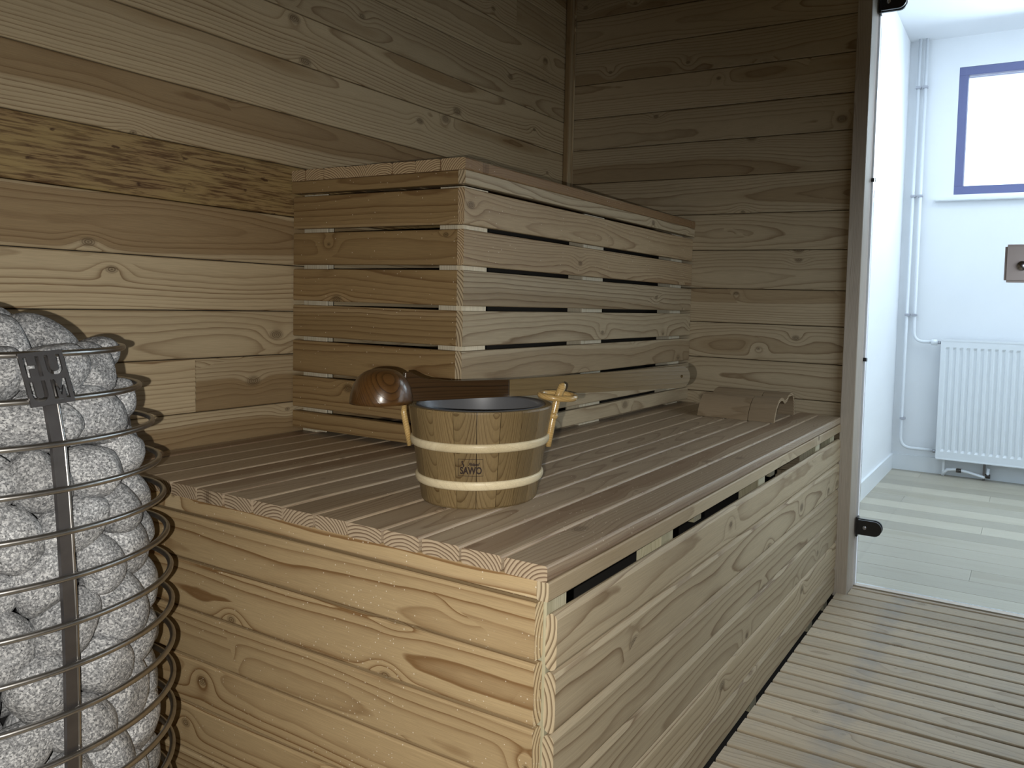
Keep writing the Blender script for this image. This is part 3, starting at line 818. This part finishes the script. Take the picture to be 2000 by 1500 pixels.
# stones --------------------------------------------------------------
def stone_mesh(seed):
    r_ = random.Random(seed)
    bm = bmesh.new()
    bmesh.ops.create_icosphere(bm, subdivisions=4, radius=1)
    dirs = [(Vector((r_.gauss(0, 1), r_.gauss(0, 1), r_.gauss(0, 1))).normalized(), r_.uniform(.72, .95)) for _ in range(7)]
    sx, sy, sz = 1.0, r_.uniform(.78, .92), r_.uniform(.60, .76)
    for v in bm.verts:
        d = v.co.normalized()
        s = 1.0
        for n_, h in dirs:      # soft flats
            t = d.dot(n_)
            if t > h: s = min(s, 1 - (t - h) * .75)
        s += .035 * math.sin(3 * d.x + seed) * math.cos(2.6 * d.y + seed * 2)
        v.co = Vector((d.x * s * sx, d.y * s * sy, d.z * s * sz))
    me = bpy.data.meshes.new('stone'); bm.to_mesh(me); bm.free()
    for p in me.polygons: p.use_smooth = True
    me.materials.append(M_STONE)
    return me
SM = [stone_mesh(s) for s in range(9)]
# positions: relaxed spheres just inside the basket
pos, rad, lay = [], [], []
def Rin(z):
    return float(np.interp(z, rz_z, rz_r)) - .009
for z in np.arange(.035, .79, .0600):
    nn = int(round(2 * math.pi * (Rin(z) - .03) / .0680))
    for k in range(nn):
        t = 2 * math.pi * (k + rng.uniform(-.22, .22)) / nn + z * 31
        r0 = rng.uniform(.031, .042)
        R1 = Rin(z) - r0 * .8
        pos.append([R1 * math.cos(t), R1 * math.sin(t), z + rng.uniform(-.013, .013)]); rad.append(r0); lay.append(0)
for z in np.arange(.27, .77, .058):
    for k in range(9):
        t = k * .698 + z * 17
        q = Rin(z) - .082
        pos.append([q * math.cos(t), q * math.sin(t), z]); rad.append(.034); lay.append(1)
for (a_, q, z) in ((250, .035, .782), (20, .055, .780), (140, .05, .778), (330, .075, .768), (200, .075, .772), (90, .02, .785), (290, .08, .765)):
    pos.append([q * math.cos(math.radians(a_)), q * math.sin(math.radians(a_)), z]); rad.append(.038); lay.append(2)
pos = np.array(pos); rad = np.array(rad); lay = np.array(lay)
for it in range(140):
    d = pos[:, None, :] - pos[None]
    L_ = np.linalg.norm(d, axis=2) + np.eye(len(pos))
    need = (rad[:, None] + rad[None]) * .90 - L_
    np.fill_diagonal(need, -1)
    pushm = np.clip(need, 0, None)[:, :, None] * d / L_[:, :, None]
    pos += pushm.sum(1) * .3
    rh = np.linalg.norm(pos[:, :2], axis=1)
    for i_ in range(len(pos)):
        zt_ = min(pos[i_, 2], .785)
        mx = max(Rin(zt_) - rad[i_] * .93, .01)
        if rh[i_] > mx: pos[i_, :2] *= mx / rh[i_]
        elif lay[i_] == 0 and pos[i_, 2] < .76:
            pos[i_, :2] *= (rh[i_] + .5 * (mx - rh[i_])) / rh[i_]
        elif lay[i_] == 1 and rh[i_] > mx - .035:
            pos[i_, :2] *= (mx - .035) / rh[i_]
    pos[:, 2] = np.clip(pos[:, 2], .03, .785 - .60 * np.clip(np.linalg.norm(pos[:, :2], axis=1) - .05, 0, 1))
order = np.argsort(-pos[:, 2])
# labels: which ring a stone lies behind and how far it lies from the front upright
ORD = ['first', 'second', 'third', 'fourth', 'fifth', 'sixth', 'seventh', 'eighth', 'ninth', 'tenth', 'eleventh', 'twelfth']
def pix(p):
    d = Vector(p) - CAM; z = d.dot(F)
    return 1253.02 + 1476.39 * d.dot(RR) / z, 673.97 - 1476.39 * d.dot(UU) / z
labels = {}
cells = {}
for i_ in order[:295]:
    p = Vector((HX, HY, 0)) + Vector(pos[i_])
    u, v = pix(p)
    if lay[i_] != 0 and pos[i_, 2] < .772: continue
    tocam = Vector((CAM.x - HX, CAM.y - HY, 0)).normalized()
    if Vector((pos[i_, 0], pos[i_, 1], 0)).normalized().dot(tocam) < .15 and pos[i_, 2] < .772: continue
    if u < -25 or v > 1525: continue
    if pos[i_, 2] >= .772:
        cells.setdefault(('top', ''), []).append((u, i_)); continue
    ri = min(range(len(RZ)), key=lambda q: abs(RZ[q][0] - pos[i_, 2]))
    ub_ = float(np.interp(pos[i_, 2], [.378, .5765, .7695], [146, 132, 105]))
    cells.setdefault((ri, 'right' if u > ub_ else 'left'), []).append((abs(u - ub_), i_))
for (ri, side), lst in cells.items():
    lst.sort()
    for q, (_, i_) in enumerate(lst):
        if ri == 'top':
            labels[int(i_)] = 'grey stone heaped above the top wire ring, %s from the left of the heap' % ORD[min(q, 11)]
        else:
            labels[int(i_)] = 'speckled grey stone behind the %s wire ring, %s to the %s of the upright bar' % (ORD[min(ri, 11)], ORD[min(q, 11)], side)
first = None
for cnt, i_ in enumerate(order[:295]):
    p = Vector(pos[i_]); r_ = rad[i_]
    if cnt < 0: pass
    e_r = Vector((p.x, p.y, 0)); e_r = e_r.normalized() if e_r.length > 1e-3 else Vector((1, 0, 0))
    if p.z > .76: e_r = (e_r * .5 + Vector((0, 0, 1))).normalized()
    # thin axis points mostly outwards, long axis turns freely in the surface
    jit = Vector((rng.normal(0, .28), rng.normal(0, .28), rng.normal(0, .28)))
    zax = (e_r + jit).normalized()
    xa = zax.orthogonal().normalized()
    xa = Matrix.Rotation(rng.uniform(0, 6.28), 3, zax) @ xa
    ya = zax.cross(xa)
    me = SM[int(rng.integers(0, len(SM)))]
    if first is None:
        o = bpy.data.objects.new('sauna_stone', me)
        tag(o, 'rounded speckled grey granite stone held inside the wire basket heater', 'stone', 'stones in the sauna heater')
        first = o
    else:
        o = first.copy(); o.data = me
    COL.objects.link(o)
    mm = rotcols(xa, ya, zax) @ Matrix.Diagonal(Vector((r_ * 1.22, r_ * 1.12, r_ * 1.12)))
    if int(i_) in labels: o['label'] = labels[int(i_)]
    else: o['label'] = 'rounded speckled grey granite stone buried inside or behind the wire basket heater'
    m4 = mm.to_4x4(); m4.translation = Vector((HX, HY, 0)) + p
    o.matrix_world = m4

# ================================================================== PAIL
PX, PY = 0.2108, 0.2847
RB_, RT_, HP = .0905, .1130, .1490
pz0 = ZT + .0008
pail = empty('wooden_pail', (PX, PY, pz0), 'wooden sauna pail with two pale hoops and a burnt-in maker mark', 'pail')
NS = 20
def prad(z): return RB_ + (RT_ - RB_) * z / HP
camaz = math.radians(-140.64)
for k in range(NS):
    a0, a1 = 2 * math.pi * k / NS + .004, 2 * math.pi * (k + 1) / NS - .004
    am = (a0 + a1) / 2
    b = MB()
    rows = []
    seg = 4
    for z in (0, .003, HP - .003, HP):
        ins = .0015 if z in (0, HP) else 0
        row = []
        for t in np.linspace(a0, a1, seg + 1):
            r_ = prad(z) - ins
            row.append((r_ * math.cos(t), r_ * math.sin(t), z))
        for t in np.linspace(a1, a0, seg + 1):
            r_ = prad(z) - .012 + ins
            row.append((r_ * math.cos(t), r_ * math.sin(t), z))
        rows.append(row)
    # local frame: X up along the stave, Z outwards, so the grain runs upwards
    er, et = Vector((math.cos(am), math.sin(am), 0)), Vector((-math.sin(am), math.cos(am), 0))
    rotm = rotcols((0, 0, 1), et, -er)
    org = er * prad(0) 
    inv = rotm.transposed()
    vr = [[b.bm.verts.new(inv @ (Vector(p) - org)) for p in row] for row in rows]
    m_ = len(vr[0])
    for A, B in zip(vr[:-1], vr[1:]):
        for q in range(m_):
            b.bm.faces.new((A[q], A[(q + 1) % m_], B[(q + 1) % m_], B[q]))
    b.bm.faces.new(vr[0][::-1]); b.bm.faces.new(vr[-1])
    link('stave', b.mesh('stave'), M_STAVE, pail, Vector((PX, PY, pz0)) + org, rotm)
for zc in (.0365, .0945):
    c = MB()
    prof = []
    for t in np.linspace(-1.35, 1.35, 9):
        prof.append((prad(zc + .0065 * math.sin(t)) - .001 + .0055 * math.cos(t) ** .6, .0070 * math.sin(t)))
    prof = [(prad(zc) - .002, -.0068)] + prof + [(prad(zc) - .002, .0068)]
    c.lathe(prof, 64, closed=True)
    c.obj('hoop', M_HOOP, pail, (PX, PY, pz0 + zc), True)
c = MB(); c.lathe([(0.0001, .008), (RB_ - .0135, .008), (RT_ - .0145, HP - .004), (RT_ - .0125, HP + .0015), (RT_ - .0115, HP - .004), (RB_ - .0128, .006), (0.0001, .006)], 64)
c.obj('liner', M_LINER, pail, (PX, PY, pz0), True)
# handle of bent rattan
def P_(x_, y_, z_): return Vector((x_ - PX, y_ - PY, z_ - pz0))
c = MB()
hp = [P_(.2712, .1955, .610), P_(.2745, .1945, .635), P_(.2805, .1935, .660), P_(.2880, .1915, .688), P_(.2935, .1855, .708), P_(.2965, .1840, .7115)]
c.tube(hp, [.0045, .0062, .0060, .0066, .0066, .0040], 12)
c.obj('handle_stick', M_RATTAN, pail, (PX, PY, pz0), True)
c = MB(); c.tube([hp[2] - Vector((0, 0, .006)), hp[2], hp[2] + Vector((.001, 0, .004))], [.0065, .0085, .0065], 12)
c.obj('handle_knot', M_RATTAN, pail, (PX, PY, pz0), True)
c = MB()
ringp = [(P_(.292, .1935, .691) + Vector((.75, -.66, 0)) * (.029 * math.cos(t)) + Vector((.62, .70, .12)) * (.020 * math.sin(t)) + Vector((0, 0, .0022 * math.cos(t) * -1))) for t in np.linspace(0, 2 * math.pi, 28, endpoint=False)]
c.tube(ringp, .0052, 10, closed=True)
c.obj('handle_ring', M_RATTAN, pail, (PX, PY, pz0), True)
c = MB()
c.tube([P_(.1405, .3700, .612), P_(.1365, .3720, .640), P_(.1325, .3750, .665), P_(.1340, .3760, .676)], [.0035, .0048, .0048, .0040], 10)
c.obj('handle_stick', M_RATTAN, pail, (PX, PY, pz0), True)
# maker's mark, bent round the pail
def text_mesh(txt, size, bold=0.0, shear=0.0):
    cu = bpy.data.curves.new('t', 'FONT'); cu.body = txt; cu.size = size; cu.offset = bold; cu.shear = shear
    cu.align_x = 'CENTER'; cu.resolution_u = 4
    o = bpy.data.objects.new('t', cu); COL.objects.link(o)
    dg = bpy.context.evaluated_depsgraph_get(); dg.update()
    me = bpy.data.meshes.new_from_object(o.evaluated_get(dg))
    bpy.data.objects.remove(o)
    return me
labaz = camaz - math.radians(8.2)   # mark sits a little left of the middle
def wrap(me, dx, dz, sx=1.0):
    for v in me.vertices:
        x_, z_ = v.co.x * sx + dx, v.co.y + dz
        lift = v.co.z
        r_ = prad(z_) + .00035 + lift
        t = labaz + x_ / prad(z_)
        v.co = Vector((r_ * math.cos(t), r_ * math.sin(t), z_))
    return me
def subdivide(me, n_=3):
    bm = bmesh.new(); bm.from_mesh(me); bmesh.ops.subdivide_edges(bm, edges=bm.edges, cuts=n_, use_grid_fill=True); bm.to_mesh(me); bm.free(); return me
LZ = .0655
def strip(x0, x1, z0, z1):
    me = bpy.data.meshes.new('s'); me.from_pydata([(x0, z0, 0), (x1, z0, 0), (x1, z1, 0), (x0, z1, 0)], [], [(0, 1, 2, 3)]); return subdivide(me, 6)
marks = []
HWm, HHm = .0185, .0132
for (a1_, b1_, c1_, d1_) in ((-HWm, HWm, HHm - .0006, HHm), (-HWm, HWm, -HHm, -HHm + .0006), (-HWm, -HWm + .0006, -HHm, HHm), (HWm - .0006, HWm, -HHm, HHm)):
    marks.append(wrap(strip(a1_, b1_, c1_, d1_), 0, LZ))
marks.append(wrap(text_mesh('SAWO', .0150, .00055), .0004, LZ - .0095, 0.72))
# serifs under A and W, giving the letters their roman feet
marks.append(wrap(text_mesh('Finland', .0068, .0003, .35), .0045, LZ + .0030, 0.80))
sw = [(-.0135, .0108), (-.0118, .0098), (-.0128, .0078), (-.0112, .0058), (-.0100, .0036), (-.0108, .0012), (-.0128, .0004), (-.0122, .0024), (-.0130, .0048), (-.0142, .0070), (-.0148, .0092)]
sme = bpy.data.meshes.new('swan'); sme.from_pydata([(a, b, 0) for a, b in sw], [], [tuple(range(len(sw)))])
marks.append(wrap(sme, .0012, LZ))
for sx_ in (-.0076, -.0012):
    pass
bm = bmesh.new()
for m_ in marks: bm.from_mesh(m_)
mm_ = bpy.data.meshes.new('maker_mark'); bm.to_mesh(mm_); bm.free()
mm_.materials.clear()
link('maker_mark', mm_, M_INK, pail, (PX, PY, pz0))

# ================================================================== LADLE
A_ = Vector((0.1053, 0.3947, 0.6812)); E_ = Vector((0.6604, 0.1230, 0.6812))
dx_ = (E_ - A_); LL = dx_.length; dx_.normalize()
ld = empty('sauna_ladle', A_, 'wooden ladle with dark bowl and long pale handle laid across the pail', 'ladle')
rotl = rotcols(dx_, Vector((0, 0, 1)).cross(dx_), Vector((0, 0, 1)))
RBW, HBW = .0465, .0530
c = MB()
prof = [(RBW * math.cos(t) ** .75 if t < math.pi / 2 - .01 else .0001, HBW * math.sin(t) ** .95 if t > 0 else 0) for t in np.linspace(0, math.pi / 2, 18)]
inner = [((RBW - .005) * math.cos(t), (HBW - .006) * math.sin(t)) for t in np.linspace(math.pi / 2 - .02, 0, 14)]
c.lathe(prof + inner, 48, closed=True)
bw = c.mesh('bowl', True)
link('bowl', bw, M_DARKW, ld, A_, rotl)
# neck (dark) and handle (pale): upright board with swelling outline
xn0, xn1, xe = .034, .216, LL
def outline(x_):
    # bottom, top heights along the ladle
    top = np.interp(x_, [.030, .045, .055, .075, .12, .216, .40, .55, xe - .02], [.046, .047, .040, .034, .030, .029, .035, .042, .044])
    bot = np.interp(x_, [.030, .06, .216, .55, xe], [.0, .0, .0, -.0005, -.0005])
    return float(bot), float(top)
def handle_piece(name, xa_, xb_, mat, rounded):
    n_ = 22
    topv, botv = [], []
    for x_ in np.linspace(xa_, xb_, n_):
        b_, t_ = outline(x_)
        if rounded:
            rr_ = .024
            d_ = xb_ - x_
            if d_ < rr_:
                mid, half = (b_ + t_) / 2, (t_ - b_) / 2
                s_ = math.sqrt(max(0, 1 - ((rr_ - d_) / rr_) ** 2))
                b_, t_ = mid - half * max(s_, .05), mid + half * max(s_, .05)
        topv.append((x_, t_)); botv.append((x_, b_))
    if rounded:
        extra = [xb_ - .024 * (1 - math.cos(a)) for a in np.linspace(.15, 1.4, 7)]
        xs2 = sorted(set([p for p, _ in topv if p < xb_ - .024] + extra + [xb_]))
        topv, botv = [], []
        for x_ in xs2:
            b_, t_ = outline(x_); mid, half = (b_ + t_) / 2, (t_ - b_) / 2
            d_ = xb_ - x_
            s_ = math.sqrt(max(0, 1 - ((.024 - d_) / .024) ** 2)) if d_ < .024 else 1
            s_ = max(s_, .04)
            topv.append((x_, mid + half * s_)); botv.append((x_, mid - half * s_))
    sp_ = [botv + topv[::-1]]
    if rounded:
        hx, hz = xb_ - .022, .023
        sp_.append([(hx + .0032 * math.cos(t), hz + .0032 * math.sin(t)) for t in np.linspace(0, 2 * math.pi, 12, endpoint=False)][::-1])
    xm = (xa_ + xb_) / 2
    sp_ = [[(p - xm, q) for p, q in s] for s in sp_]
    me = curve_fill(sp_, .0052)
    bm = bmesh.new(); bm.from_mesh(me); bmesh.ops.remove_doubles(bm, verts=bm.verts, dist=1e-6)
    bm.to_mesh(me); bm.free()
    o = link(name, me, mat, ld, A_ + dx_ * xm, rotcols(dx_, Vector((0, 0, 1)), dx_.cross(Vector((0, 0, 1)))))
    bv = o.modifiers.new('bevel', 'BEVEL'); bv.width = .0018; bv.segments = 2; bv.limit_method = 'ANGLE'; bv.angle_limit = 1.0
    return o
handle_piece('neck', xn0, xn1, M_NECK, False)
handle_piece('handle', xn1, xe, M_LIGHTW, True)

# ================================================================== HEAD REST
hr = empty('head_rest', (1.37, 0.24, ZT), 'curved wooden head rest lying in the far corner of the lower bench', 'head rest')
top_c = [(1.268, .0015), (1.274, .020), (1.288, .043), (1.308, .060), (1.330, .066), (1.348, .064), (1.366, .054), (1.384, .058), (1.402, .069), (1.430, .072), (1.452, .066), (1.466, .040), (1.470, .0015)]
def offs(c, t):
    out = []
    for i, p in enumerate(c):
        a, b = Vector(c[max(i - 1, 0)]), Vector(c[min(i + 1, len(c) - 1)])
        d = (b - a).normalized()
        out.append((p[0] + d.y * t, p[1] - d.x * t))
    return out
inn = offs(top_c, .009)
inn[0] = (inn[0][0], .0015); inn[-1] = (inn[-1][0], .0015)
prof = top_c + inn[::-1]
for (a, b) in ((0.2075, 0.360), (0.1300, 0.2055)):
    c = MB()
    ym = (a + b) / 2
    inv = R_FL.transposed()
    A = [c.bm.verts.new(inv @ Vector((p - 1.37, a - ym, q))) for p, q in prof]
    B = [c.bm.verts.new(inv @ Vector((p - 1.37, b - ym, q))) for p, q in prof]
    n_ = len(top_c)
    for q in range(n_ - 1):
        o1, o2, i1, i2 = q, q + 1, 2 * n_ - 1 - q, 2 * n_ - 2 - q
        c.bm.faces.new((A[o1], A[o2], A[i2], A[i1])); c.bm.faces.new((B[o1], B[i1], B[i2], B[o2]))
    m_ = len(prof)
    for q in range(m_):
        c.bm.faces.new((A[q], B[q], B[(q + 1) % m_], A[(q + 1) % m_]))
    o = link('rest_panel', c.mesh('p'), M_REST, hr, (1.37, ym, ZT - .0008), R_FL)
    autosmooth(o, 50)
